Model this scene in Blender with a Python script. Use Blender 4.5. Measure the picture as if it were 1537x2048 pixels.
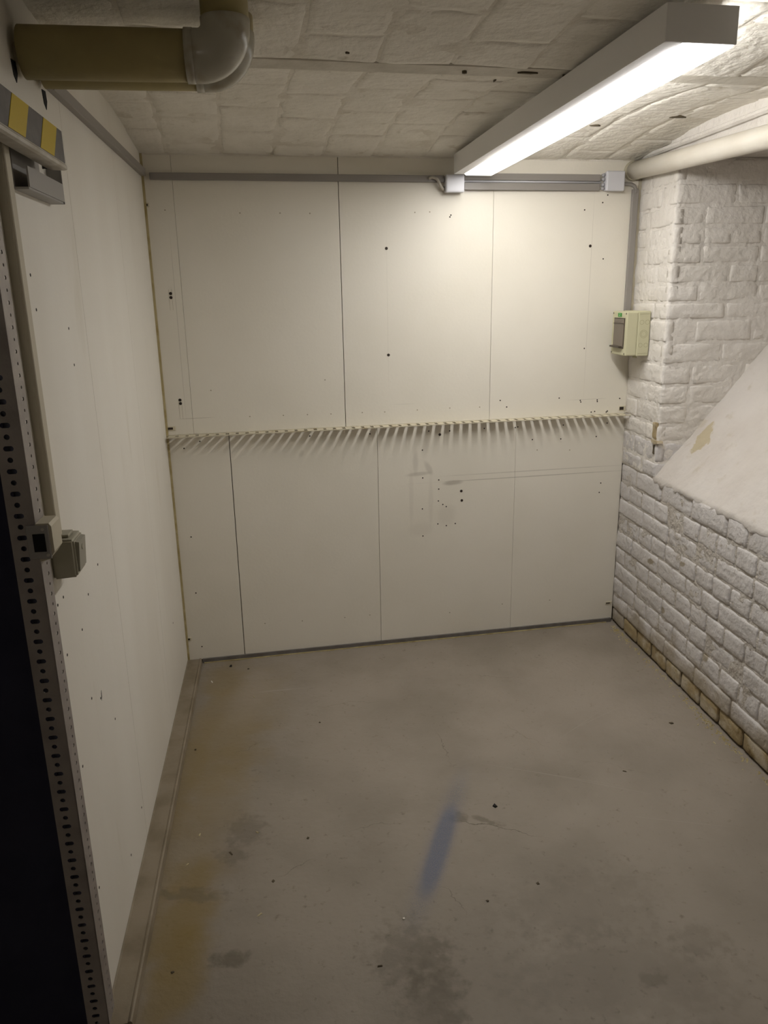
import bpy, bmesh, math, random
from mathutils import Vector, Matrix, noise

# ------------------------------------------------------------------ camera, world, exposure
scene = bpy.context.scene
for o in list(bpy.data.objects):
    bpy.data.objects.remove(o, do_unlink=True)
COL = scene.collection

cam_data = bpy.data.cameras.new('camera')
cam = bpy.data.objects.new('camera', cam_data)
COL.objects.link(cam)
_d = Vector((95.5, 5356.0, 1530.0)).normalized()          # direction of gravity as the camera sees it
_up = -_d
_f = Vector((0, 0, 1)); _Y = (_f - _f.dot(_up) * _up).normalized(); _X = _Y.cross(_up)
_R = Matrix((_X, _Y, _up))
cam.matrix_world = (Matrix.Translation((0, 0, 1.58)) @
                    Matrix((_R.col[0], -_R.col[1], -_R.col[2])).transposed().to_4x4())
cam_data.sensor_fit = 'VERTICAL'
cam_data.sensor_height = 36.0
cam_data.lens = 36.0 * 1530.0 / 2048.0
cam_data.clip_start = 0.02
scene.camera = cam

world = bpy.data.worlds.new('world'); scene.world = world
world.use_nodes = True
world.node_tree.nodes['Background'].inputs[0].default_value = (0.9, 0.95, 1.0, 1)
world.node_tree.nodes['Background'].inputs[1].default_value = 0.01

scene.view_settings.view_transform = 'Standard'
scene.view_settings.look = 'None'
scene.view_settings.gamma = 1.0
scene.view_settings.use_curve_mapping = False
scene.view_settings.exposure = 0.88

LAMP_STRENGTH = 16.5
PASSAGE_STRENGTH = 9.0
SIDE = 0.62                    # the narrow right side of the diffuser is dimmer than its underside
LAMP_COLOR = (1.0, 0.985, 0.96)

# ------------------------------------------------------------------ frames of the room (metres)
BL = Vector((-0.889, 3.112, 0)); BR = Vector((1.114, 3.492, 0))
TB = (BR - BL).normalized(); NB = Vector((TB.y, -TB.x, 0))
TL = Vector((0.1357, -0.9907, 0)).normalized(); NL = Vector((-TL.y, TL.x, 0))
TR = Vector((0.1172, -0.9931, 0)).normalized(); NR = Vector((TR.y, -TR.x, 0))
W = (BR - BL).length
Z = Vector((0, 0, 1))

def frame(o, u, n):
    """columns u, -n, z (right handed) -> local y points INTO the wall"""
    m = Matrix((u, -n, Z)).transposed().to_4x4()
    return Matrix.Translation(o) @ m

FB = frame(BL, TB, NB)                                # back wall: local x right, -y to the room
FR = frame(BR, TR, NR)                                # right wall: local x to the viewer, -y to the room
_ml = Matrix((-TL, -NL, Z)).transposed().to_4x4()
FL = Matrix.Translation(BL) @ _ml                     # left wall: local -x to the viewer, -y to the room
PIER = 0.33
FV = frame(BR + TR * PIER, -NR, TR)                   # niche reveal: local x into the wall, -y to the viewer
SILL = 0.805
SLOPE = 1.215
SOFFIT = 2.06

def vault(v):
    """height of the ceiling at distance v from the back wall"""
    if v < 1.09:
        t = max(0.0, v) / 1.09
        return 2.097 + 0.042 * math.sin(math.pi * min(1, t * 0.93)) + 0.022 * t
    t = ((v - 1.09) % 1.25) / 1.25
    return 2.119 + 0.045 * math.sin(math.pi * t) ** 0.8

def nz(x, y, z=0.0, s=1.0):
    return noise.noise(Vector((x * s, y * s, z * s)))

# ------------------------------------------------------------------ materials
def mat(name, col, col2=None, rough=0.6, nscale=6.0, lo=0.35, hi=0.7, bump=0.0, bscale=60.0,
        metallic=0.0, spec=0.3, col3=None, nscale3=25.0, lo3=0.55, hi3=0.7, bdist=0.01, bdetail=6.0, hook=None, streak=None):
    m = bpy.data.materials.new(name); m.use_nodes = True
    nt = m.node_tree; N = nt.nodes; L = nt.links
    b = N['Principled BSDF']
    b.inputs['Roughness'].default_value = rough
    b.inputs['Metallic'].default_value = metallic
    b.inputs['Specular IOR Level'].default_value = spec
    geo = N.new('ShaderNodeNewGeometry'); pos = geo.outputs['Position']
    vec = pos
    if streak:
        mp = N.new('ShaderNodeMapping'); mp.inputs['Scale'].default_value = streak
        L.new(pos, mp.inputs['Vector']); vec = mp.outputs[0]
    def ramped(scale, lo_, hi_, off=0.0, v=None, detail=5.0):
        n = N.new('ShaderNodeTexNoise'); n.inputs['Scale'].default_value = scale
        n.inputs['Detail'].default_value = detail
        n.noise_dimensions = '4D'; n.inputs['W'].default_value = off
        L.new(v or vec, n.inputs['Vector'])
        r = N.new('ShaderNodeMapRange'); r.interpolation_type = 'SMOOTHSTEP'
        r.inputs['From Min'].default_value = lo_; r.inputs['From Max'].default_value = hi_
        L.new(n.outputs['Fac'], r.inputs['Value'])
        return r.outputs['Result']
    def mix(fac, a, c):
        x = N.new('ShaderNodeMix'); x.data_type = 'RGBA'
        L.new(fac, x.inputs[0])
        if isinstance(a, tuple): x.inputs[6].default_value = (*a, 1)
        else: L.new(a, x.inputs[6])
        if isinstance(c, tuple): x.inputs[7].default_value = (*c, 1)
        else: L.new(c, x.inputs[7])
        return x.outputs[2]
    out = None
    if col2:
        out = mix(ramped(nscale, lo, hi), col, col2)
    if col3:
        out = mix(ramped(nscale3, lo3, hi3, 3.7), out or col, col3)
    if hook:
        out = hook(nt, pos, out or col, ramped, mix)
    if out: L.new(out, b.inputs['Base Color'])
    else: b.inputs['Base Color'].default_value = (*col, 1)
    if bump:
        n = N.new('ShaderNodeTexNoise'); n.inputs['Scale'].default_value = bscale; n.inputs['Detail'].default_value = bdetail
        L.new(pos, n.inputs['Vector'])
        bp = N.new('ShaderNodeBump'); bp.inputs['Strength'].default_value = bump; bp.inputs['Distance'].default_value = bdist
        L.new(n.outputs['Fac'], bp.inputs['Height']); L.new(bp.outputs[0], b.inputs['Normal'])
    return m

def M_(nt, op, a, b=None, c=None, clamp=False):
    n = nt.nodes.new('ShaderNodeMath'); n.operation = op; n.use_clamp = clamp
    for i, v in enumerate((a, b, c)):
        if v is None: continue
        if isinstance(v, (int, float)): n.inputs[i].default_value = v
        else: nt.links.new(v, n.inputs[i])
    return n.outputs[0]

def local_xyz(nt, pos, F):
    """coordinates of a surface point in the metre grid of one wall"""
    inv = F.inverted()
    loc, rot, sc = inv.decompose()
    mp = nt.nodes.new('ShaderNodeMapping')
    mp.inputs['Location'].default_value = loc; mp.inputs['Rotation'].default_value = rot.to_euler('XYZ')
    nt.links.new(pos, mp.inputs['Vector'])
    s = nt.nodes.new('ShaderNodeSeparateXYZ'); nt.links.new(mp.outputs[0], s.inputs[0])
    return s.outputs

def blob(nt, x, y, cx, cy, rx, ry, ang=0.0, soft=0.5, wob=None, wobamt=0.0, sq=False):
    """0..1 mask of an ellipse with a soft rim"""
    ca, sa = math.cos(ang), math.sin(ang)
    dx = M_(nt, 'SUBTRACT', x, cx); dy = M_(nt, 'SUBTRACT', y, cy)
    a = M_(nt, 'ADD', M_(nt, 'MULTIPLY', dx, ca / rx), M_(nt, 'MULTIPLY', dy, sa / rx))
    b = M_(nt, 'ADD', M_(nt, 'MULTIPLY', dx, -sa / ry), M_(nt, 'MULTIPLY', dy, ca / ry))
    a2 = M_(nt, 'MULTIPLY', a, a); b2 = M_(nt, 'MULTIPLY', b, b)
    if sq: a2 = M_(nt, 'MULTIPLY', a2, a2)
    r = M_(nt, 'SQRT', M_(nt, 'ADD', a2, b2))
    if wob is not None: r = M_(nt, 'ADD', r, M_(nt, 'MULTIPLY', M_(nt, 'SUBTRACT', wob, 0.5), wobamt))
    mr = nt.nodes.new('ShaderNodeMapRange'); mr.interpolation_type = 'SMOOTHSTEP'
    mr.inputs['From Min'].default_value = 1.0 + soft; mr.inputs['From Max'].default_value = 1.0 - soft
    nt.links.new(r, mr.inputs['Value'])
    return mr.outputs[0]

def raw_noise(nt, pos, scale, detail=4.0, rough=0.55):
    n = nt.nodes.new('ShaderNodeTexNoise'); n.inputs['Scale'].default_value = scale
    n.inputs['Detail'].default_value = detail; n.inputs['Roughness'].default_value = rough
    nt.links.new(pos, n.inputs['Vector'])
    return n.outputs['Fac']

def floor_hook(nt, pos, base, ramped, mix):
    s = nt.nodes.new('ShaderNodeSeparateXYZ'); nt.links.new(pos, s.inputs[0])
    x, y = s.outputs[0], s.outputs[1]
    w1 = raw_noise(nt, pos, 9); w2 = raw_noise(nt, pos, 300, 3, 0.75); w3 = raw_noise(nt, pos, 30)
    sc = lambda m, k: M_(nt, 'MULTIPLY', m, k)
    # yellow-brown oil stains along the rail
    c = base
    for cx, cy, rx, ry, a, k in ((-0.60, 2.55, 0.14, 0.42, -0.13, .42), (-0.56, 1.66, 0.08, 0.17, -0.1, .58), (-0.53, 1.46, 0.07, 0.13, 0, .58),
                                 (-0.60, 2.0, 0.12, 0.5, -0.1, .30), (-.70, 2.3, .05, .75, -.0, .30), (-.52, 1.55, .06, .3, .14, .25), (-0.70, 2.95, 0.10, 0.16, 0, .35)):
        c = mix(sc(blob(nt, x, y, cx, cy, rx, ry, a, .6, w1, 1.6), k), c, (0.21, 0.145, 0.040))
    # damp dark spots
    for cx, cy, rx, ry, a, k in ((-0.40, 1.521, 0.045, 0.025, 0.1, .6), (-0.44, 2.0, 0.05, 0.07, 0.3, .35), (-0.55, 1.735, 0.075, 0.025, 0, .4), (-0.465, 1.89, 0.035, .04, 0, .35),
                                 (0.05, 1.53, 0.09, 0.09, 0.3, .34), (0.11, 1.45, 0.05, 0.12, 0.2, .30), (0.09, 1.38, 0.06, 0.09, 0, .3), (0.30, 2.02, 0.05, 0.012, -.4, .5), (0.22, 2.04, .03, .02, 0, .5),
                                 (0.5, 1.68, 0.2, 0.1, 0.3, .16), (0.55, 1.45, 0.25, 0.12, 0, .16), (.62, 1.44, .035, .02, .3, .35), (.77, 1.55, .06, .05, .3, .22)):
        c = mix(sc(blob(nt, x, y, cx, cy, rx, ry, a, .5, w3, 3.0), k), c, (0.095, 0.078, 0.05))
    # pale dusty wipes
    for cx, cy, rx, ry, a, k in ((0.75, 2.75, 0.35, 0.35, .5, .35), (-.2, 2.85, .5, .12, .2, .25), (-0.56, 2.86, 0.06, .22, .0, .3), (0.1, 2.4, .4, .25, 0, .18), (1.0, 2.2, .25, .5, 0, .2)):
        c = mix(sc(blob(nt, x, y, cx, cy, rx, ry, a, .7, w1, 1.4), k), c, (0.36, 0.31, 0.26))
    # sprayed blue streak, speckled towards its ends
    for cx, cy, rx, ry, a, k in ((0.31, 1.995, .13, .0016, -.30, .75), (.20, 2.43, .0014, .09, .15, .5), (-.27, 1.83, .05, .0013, .5, .5), (-.05, 2.0, .1, .0013, .25, .35),
                                 (.17, 1.70, .0013, .06, .5, .5), (.75, 2.3, .14, .001, -.35, .25), (.5, 2.5, .0012, .11, .7, .3), (-.15, 2.75, .12, .0012, .1, .35), (.45, 2.95, .16, .0012, -.1, .3), (-.5, 2.45, .06, .0012, .8, .4)):
        wx = M_(nt, 'ADD', x, M_(nt, 'MULTIPLY', M_(nt, 'SUBTRACT', w3, .5), .06)); wy = M_(nt, 'ADD', y, M_(nt, 'MULTIPLY', M_(nt, 'SUBTRACT', w1, .5), .10))
        c = mix(sc(blob(nt, wx, wy, cx, cy, rx, ry, a, .6), k), c, (0.085, 0.068, 0.045))
    # pale scratches and footprints of dust
    for cx, cy, rx, ry, a, k in ((.55, 2.25, .2, .0012, -.3, .4), (.68, 2.2, .16, .0012, -.35, .35), (.8, 2.6, .13, .001, .6, .35), (.72, 2.55, .12, .001, .75, .3), (-.45, 2.86, .09, .004, .15, .4), (.9, 2.0, .14, .0011, -.2, .3), (.58, 2.05, .07, .05, .3, .14), (.30, 2.22, .10, .06, 0, .12)):
        c = mix(sc(blob(nt, x, y, cx, cy, rx, ry, a, .6, w3, .8), k), c, (0.42, 0.37, 0.31))
    core = blob(nt, x, y, 0.148, 1.905, 0.185, 0.027, math.radians(74), 0.40, w2, 4.0, True)
    haze = blob(nt, x, y, 0.155, 1.945, 0.34, 0.036, math.radians(73), 0.75, w2, 3.0, True)
    speck = nt.nodes.new('ShaderNodeMapRange'); speck.inputs['From Min'].default_value = .46; speck.inputs['From Max'].default_value = .56
    nt.links.new(w2, speck.inputs['Value'])
    m = M_(nt, 'ADD', sc(core, .62), M_(nt, 'MULTIPLY', sc(haze, .75), speck.outputs[0]), clamp=True)
    c = mix(sc(m, .9), c, (0.115, 0.133, 0.195))
    return c

def back_hook(nt, pos, base, ramped, mix):
    x, y, z = local_xyz(nt, pos, FB)
    w = raw_noise(nt, pos, 14)
    sc = lambda m, k: M_(nt, 'MULTIPLY', m, k)
    c = base
    for cx, cz, rx, rz, a, k in ((1.195, .607, .045, .042, 0, .12), (1.22, .757, .042, .010, .04, .5), (1.06, .807, .05, .008, .05, .3),
                                 (1.05, .86, .012, .05, 0, .2), (1.11, .83, .012, .03, .5, .25), (1.09, .96, .02, .06, 0, .12), (1.03, .70, .01, .12, 0, .1), (1.12, .68, .01, .12, 0, .1),
                                 (1.60, .764, .42, .0022, .0, .45), (1.62, .790, .40, .002, .0, .35), (1.07, .55, .05, .03, 0, .10), (.55, .93, .01, .015, -.4, .2)):
        c = mix(sc(blob(nt, x, z, cx, cz, rx, rz, a, .5, w, .8), k), c, (0.30, 0.26, 0.20))
    # faint pencil lines
    for cx, cz, rx, rz, k in ((.125, 1.10, .07, .0014, .35), (1.85, 1.105, .09, .0012, .3), (.085, 1.45, .0013, .35, .3), (1.83, 1.55, .0012, .42, .25), (1.0, 1.12, .05, .001, .2), (.935, 1.5, .001, .3, .15)):
        c = mix(sc(blob(nt, x, z, cx, cz, rx, rz, 0, .3), k), c, (0.28, 0.24, 0.18))
    return c

def brick_hook(nt, pos, base, ramped, mix):
    x, y, z = local_xyz(nt, pos, FR)
    w = raw_noise(nt, pos, 7); w2 = raw_noise(nt, pos, 40)
    mr = nt.nodes.new('ShaderNodeMapRange'); mr.interpolation_type = 'SMOOTHSTEP'
    mr.inputs['From Min'].default_value = .19; mr.inputs['From Max'].default_value = .05
    nt.links.new(M_(nt, 'ADD', z, M_(nt, 'MULTIPLY', M_(nt, 'SUBTRACT', w, .5), .40)), mr.inputs['Value'])
    c = mix(M_(nt, 'MULTIPLY', mr.outputs[0], .62), base, (0.27, 0.205, 0.10))
    # flaked spots where the old plaster shows
    for cx, cz, rx, rz in ((.85, .225, .02, .018), (.36, .44, .03, .012), (.62, .52, .02, .01), (.5, .27, .022, .014)):
        c = mix(M_(nt, 'MULTIPLY', blob(nt, x, z, cx, cz, rx, rz, .3, .3, w2, 1.0), .7), c, (0.28, 0.22, 0.12))
    return c

def sill_hook(nt, pos, base, ramped, mix):
    x, y, z = local_xyz(nt, pos, FR)
    w = raw_noise(nt, pos, 22)
    c = mix(M_(nt, 'MULTIPLY', blob(nt, x, z, .43, .99, .038, .046, .6, .14, w, 2.6), .85), base, (0.44, 0.37, 0.235))
    return c

CREAM = (0.79, 0.745, 0.65)
m_back = mat('cream_board', CREAM, (0.75, 0.705, 0.605), rough=.55, nscale=2.2, bump=.05, bscale=90, hook=back_hook)
m_left = mat('white_board', (0.80, 0.765, 0.69), (0.75, 0.71, 0.63), rough=.5, nscale=3.0, bump=.04, bscale=70, col3=(0.69, .645, .55), nscale3=9, lo3=.62, hi3=.8, streak=(1, 1, .25))
m_joint = mat('dark_joint_backing', (0.16, 0.13, 0.09), rough=.9)  # dark brown backing behind the boards, showing in their gaps
m_screw = mat('dark_screw_hole', (0.035, 0.025, 0.018), rough=.7)
m_dimple = mat('filled_nail_head', (0.42, 0.37, 0.28), rough=.7)
m_ledge = mat('cream_ledge', (0.60, 0.545, 0.41), (0.42, .34, .20), rough=.6, nscale=18, lo=.55, hi=.7)
m_floor = mat('concrete_floor', (0.30, 0.258, 0.21), (0.24, 0.205, 0.163), rough=.62, nscale=3.2, lo=.35, hi=.68, bump=.6, bscale=42, bdist=.005, bdetail=9, spec=.35,
              col3=(0.17, .14, .105), nscale3=55, lo3=.59, hi3=.82, hook=floor_hook)
m_rail = mat('dusty_steel_rail', (0.285, 0.235, 0.17), (0.20, .16, .105), rough=.55, nscale=10, bump=.1, bscale=80)
m_ceil = mat('painted_ceiling', (0.84, 0.80, 0.72), (0.77, .73, .645), rough=.85, nscale=9, bump=.9, bscale=34, bdist=.009, bdetail=9, col3=(.62, .57, .47), nscale3=16, lo3=.62, hi3=.74)
m_mortar_c = mat('ceiling_mortar', (0.80, 0.76, 0.68), (0.68, .63, .54), rough=.9, nscale=14, bump=.6, bscale=60, bdist=.007)
m_beamflange = mat('painted_flange', (0.64, 0.60, 0.52), (0.52, .48, .40), rough=.7, nscale=12, bump=.2, bscale=60)
m_brick = mat('grey_painted_brick', (0.64, 0.61, 0.595), (0.58, .55, .53), rough=.75, nscale=9, bump=.8, bscale=50, bdist=.008, bdetail=9,
              col3=(.47, .42, .355), nscale3=45, lo3=.62, hi3=.75, hook=brick_hook)
m_brickw = mat('white_painted_brick', (0.73, 0.69, 0.64), (0.67, .63, .575), rough=.75, nscale=8, bump=.8, bscale=38, bdist=.010, bdetail=9)
m_mortar = mat('painted_mortar', (0.56, 0.52, 0.475), (0.50, .455, .40), rough=.9, nscale=16, bump=1.0, bscale=65, bdist=.010, bdetail=9, hook=brick_hook)
m_ochre = mat('bare_damp_brick', (0.36, 0.28, 0.155), (0.50, .44, .34), rough=.85, nscale=11, lo=.42, hi=.62, bump=.6, bscale=80, bdist=.006,
              col3=(.20, .14, .06), nscale3=18, lo3=.58, hi3=.72)
m_plaster = mat('sill_plaster', (0.60, 0.56, 0.52), (0.54, .495, .45), rough=.9, nscale=4, bump=.75, bscale=13, bdist=.016, bdetail=8, col3=(.50, .45, .38), nscale3=16, lo3=.6, hi3=.75, hook=sill_hook)
m_base = mat('grey_skirting', (0.17, 0.155, 0.145), (0.13, .115, .10), rough=.7, nscale=20)
m_foam = mat('yellow_sealant', (0.50, 0.42, 0.23), (0.38, .30, .13), rough=.9, nscale=25, bump=.5, bscale=90)
m_trunk = mat('stone_grey_plastic', (0.285, 0.262, 0.24), rough=.45, spec=.4)
m_trunk2 = mat('beige_plastic', (0.50, 0.45, 0.34), rough=.5, spec=.4)
m_jbox = mat('light_grey_plastic', (0.63, 0.625, 0.655), rough=.4, spec=.4)
m_jgland = mat('gland_grey', (0.40, 0.39, 0.40), rough=.5)
m_cable = mat('grey_cable', (0.42, 0.38, 0.32), rough=.5)
m_ebox = mat('sage_beige_plastic', (0.54, 0.515, 0.345), rough=.45, spec=.4)
m_eline = mat('moulded_groove', (0.33, 0.31, 0.19), rough=.6)
m_window = mat('smoked_plastic', (0.155, 0.125, 0.095), rough=.18, spec=.6)
m_dark = mat('dark_brown_plastic', (0.07, 0.055, 0.04), rough=.4)
m_green = mat('green_sticker', (0.05, 0.27, 0.045), rough=.5)
m_greenl = mat('pale_green_print', (0.38, 0.62, 0.34), rough=.5)
m_switch = mat('grey_beige_switch', (0.36, 0.335, 0.255), rough=.45, spec=.4)
m_rocker = mat('switch_rocker', (0.30, 0.28, 0.22), rough=.4, spec=.4)
m_steel = mat('galvanised_steel', (0.36, 0.325, 0.30), (0.29, .26, .24), rough=.45, metallic=.35, nscale=14, bump=.08, bscale=90)
m_steel2 = mat('bracket_steel', (0.33, 0.315, 0.295), rough=.45, metallic=.3)
m_black = mat('black_void', (0.006, 0.006, 0.007), rough=.8)
m_navy = mat('navy_door', (0.030, 0.030, 0.050), (0.024, .024, .042), rough=.75, nscale=9, spec=.15)
m_yellow = mat('yellow_tape', (0.55, 0.40, 0.02), rough=.45)
m_tape = mat('grey_black_tape', (0.12, 0.11, 0.105), (0.15, .14, .13), rough=.5, nscale=40)
m_alu = mat('pale_aluminium', (0.55, 0.52, 0.46), (0.40, .36, .29), rough=.45, metallic=.2, nscale=20)
m_insul = mat('olive_wrap', (0.36, 0.30, 0.135), (0.31, .25, .11), rough=.6, nscale=8, bump=.15, bscale=45, bdist=.006, col3=(.27, .23, .12), nscale3=14, lo3=.6, hi3=.72)
m_elbow = mat('grey_elbow_shell', (0.40, 0.375, 0.30), (0.25, .205, .13), rough=.22, nscale=9, lo=.5, hi=.66, spec=.5)
m_pvc = mat('white_drain_pipe', (0.72, 0.68, 0.60), (0.66, .61, .52), rough=.4, nscale=8, spec=.45)
m_wood = mat('pale_wood_chip', (0.52, 0.44, 0.27), rough=.8)
m_blackchip = mat('black_chip', (0.02, 0.018, 0.016), rough=.7)
m_browncrumb = mat('brown_crumb', (0.10, 0.08, 0.05), rough=.9)
m_whitechip = mat('white_pebble', (0.72, 0.68, 0.60), rough=.8)
m_housing = mat('grey_white_housing', (0.82, 0.805, 0.79), rough=.45, spec=.35)
m_corr = mat('corridor_plaster', (0.74, 0.70, 0.64), (0.70, .66, .60), rough=.9, nscale=4)

m_glow = bpy.data.materials.new('lit_diffuser'); m_glow.use_nodes = True
_n = m_glow.node_tree.nodes
_b = _n['Principled BSDF']
_b.inputs['Base Color'].default_value = (0.8, 0.8, 0.8, 1)
_b.inputs['Emission Color'].default_value = (*LAMP_COLOR, 1)
_b.inputs['Emission Strength'].default_value = LAMP_STRENGTH
# the light row inside stops short of both ends, so the diffuser fades there
_nt = m_glow.node_tree
_tc = _n.new('ShaderNodeTexCoord'); _sx = _n.new('ShaderNodeSeparateXYZ'); _nt.links.new(_tc.outputs['Object'], _sx.inputs[0])
def _fade(a, b):
    r = _n.new('ShaderNodeMapRange'); r.interpolation_type = 'SMOOTHSTEP'
    r.inputs['From Min'].default_value = a; r.inputs['From Max'].default_value = b
    r.inputs['To Min'].default_value = .12; r.inputs['To Max'].default_value = 1.0
    _nt.links.new(_sx.outputs[1], r.inputs['Value']); return r.outputs[0]
_m1 = _n.new('ShaderNodeMath'); _m1.operation = 'MULTIPLY'; _nt.links.new(_fade(.0, .07), _m1.inputs[0]); _nt.links.new(_fade(1.54, 1.08), _m1.inputs[1])
_m2 = _n.new('ShaderNodeMath'); _m2.operation = 'MULTIPLY'; _nt.links.new(_m1.outputs[0], _m2.inputs[0]); _m2.inputs[1].default_value = LAMP_STRENGTH
_nt.links.new(_m2.outputs[0], _b.inputs['Emission Strength'])
m_glow2 = m_glow.copy(); m_glow2.name = 'lit_diffuser_side'
for _q in m_glow2.node_tree.nodes:
    if _q.type == 'MATH' and not _q.inputs[1].is_linked: _q.inputs[1].default_value = LAMP_STRENGTH * SIDE

# ------------------------------------------------------------------ object helpers
def link(o, parent=None, world_m=None):
    COL.objects.link(o)
    if parent is not None:
        o.parent = parent
        if world_m is not None:
            o.matrix_local = WM[parent.name].inverted() @ world_m
        WM[o.name] = world_m.copy() if world_m is not None else WM[parent.name].copy()
    else:
        if world_m is not None: o.matrix_world = world_m
        WM[o.name] = world_m.copy() if world_m is not None else Matrix.Identity(4)
    return o
WM = {}

def mesh_from(bm, name, smooth=False, mats=()):
    bmesh.ops.recalc_face_normals(bm, faces=bm.faces)
    me = bpy.data.meshes.new(name); bm.to_mesh(me); bm.free()
    for m in mats: me.materials.append(m)
    if smooth:
        for p in me.polygons: p.use_smooth = True
    return me

def obj(name, bm, m, parent=None, world_m=None, smooth=False, kind=None, label=None):
    mats = m if isinstance(m, (list, tuple)) else (m,)
    me = bm if isinstance(bm, bpy.types.Mesh) else mesh_from(bm, name, smooth, mats)
    o = bpy.data.objects.new(name, me)
    link(o, parent, world_m)
    if kind: o['kind'] = kind
    if label: o['label'] = label
    return o

def thing(name, label, cat, world_m, group=None):
    o = bpy.data.objects.new(name, None); o.empty_display_size = .05
    link(o, None, world_m)
    o['label'] = label; o['category'] = cat
    if group: o['group'] = group
    return o

def tag(o, label, cat, group=None):
    o['label'] = label; o['category'] = cat
    if group: o['group'] = group
    return o

def T(F, x=0, y=0, z=0): return F @ Matrix.Translation((x, y, z))

def box(bm, x0, x1, y0, y1, z0, z1, bev=0.0, seg=2, mi=0):
    vs = [bm.verts.new((x, y, z)) for x in (x0, x1) for y in (y0, y1) for z in (z0, z1)]
    idx = ((0, 1, 3, 2), (4, 6, 7, 5), (0, 4, 5, 1), (2, 3, 7, 6), (0, 2, 6, 4), (1, 5, 7, 3))
    fs = [bm.faces.new([vs[i] for i in f]) for f in idx]
    for f in fs: f.material_index = mi
    if bev:
        bmesh.ops.bevel(bm, geom=list({e for f in fs for e in f.edges}), offset=bev, segments=seg, affect='EDGES', profile=.5)
    return bm

def nbox(*a, **k): return box(bmesh.new(), *a, **k)

def prism(bm, pts, axis, a0, a1):
    """extrude a closed 2-D outline along an axis"""
    def P(p, a):
        return {'x': (a, p[0], p[1]), 'y': (p[0], a, p[1]), 'z': (p[0], p[1], a)}[axis]
    A = [bm.verts.new(P(p, a0)) for p in pts]; B = [bm.verts.new(P(p, a1)) for p in pts]
    n = len(pts)
    bm.faces.new(A); bm.faces.new(B[::-1])
    for i in range(n): bm.faces.new((A[i], A[(i + 1) % n], B[(i + 1) % n], B[i]))
    return bm

def tube(bm, pts, r, seg=16, caps=True):
    """round tube swept along a list of points; r number or list"""
    pts = [Vector(p) for p in pts]; n = len(pts)
    rr = r if isinstance(r, (list, tuple)) else [r] * n
    t0 = (pts[1] - pts[0]).normalized()
    ref = Vector((0, 0, 1)) if abs(t0.z) < .9 else Vector((1, 0, 0))
    a = t0.cross(ref).normalized()
    rings = []
    for i, p in enumerate(pts):
        t = (pts[min(i + 1, n - 1)] - pts[max(i - 1, 0)]).normalized()
        a = (a - a.dot(t) * t).normalized(); b = t.cross(a)
        rings.append([bm.verts.new(p + rr[i] * (math.cos(2 * math.pi * k / seg) * a + math.sin(2 * math.pi * k / seg) * b)) for k in range(seg)])
    for i in range(n - 1):
        for k in range(seg):
            bm.faces.new((rings[i][k], rings[i][(k + 1) % seg], rings[i + 1][(k + 1) % seg], rings[i + 1][k]))
    if caps:
        bm.faces.new(rings[0][::-1]); bm.faces.new(rings[-1])
    return bm

def disc(bm, c, r, h, axis='y', seg=10):
    """short cylinder at c, h along the axis"""
    e = {'x': Vector((h, 0, 0)), 'y': Vector((0, h, 0)), 'z': Vector((0, 0, h))}[axis]
    return tube(bm, [Vector(c), Vector(c) + e], r, seg)

def relief(bm, x0, x1, z0, z1, nx, nzz, fn, back, hole=None):
    """closed slab in the x-z plane whose -y side follows fn(x,z); back = y of the flat rear"""
    g = [[bm.verts.new((x0 + (x1 - x0) * i / nx, fn(x0 + (x1 - x0) * i / nx, z0 + (z1 - z0) * j / nzz), z0 + (z1 - z0) * j / nzz)) for j in range(nzz + 1)] for i in range(nx + 1)]
    for i in range(nx):
        for j in range(nzz): bm.faces.new((g[i][j], g[i + 1][j], g[i + 1][j + 1], g[i][j + 1]))
    rim = [g[i][0] for i in range(nx + 1)] + [g[nx][j] for j in range(1, nzz + 1)] + [g[i][nzz] for i in range(nx - 1, -1, -1)] + [g[0][j] for j in range(nzz - 1, 0, -1)]
    bk = [bm.verts.new((v.co.x, back, v.co.z)) for v in rim]
    n = len(rim)
    for i in range(n): bm.faces.new((rim[i], bk[i], bk[(i + 1) % n], rim[(i + 1) % n]))
    bm.faces.new(bk)
    return bm

# ------------------------------------------------------------------ floor
bm = bmesh.new()
box(bm, -2.6, 2.4, -1.6, 4.3, -0.12, 0)
obj('floor', bm, m_floor, kind='structure', world_m=Matrix.Identity(4))

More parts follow.
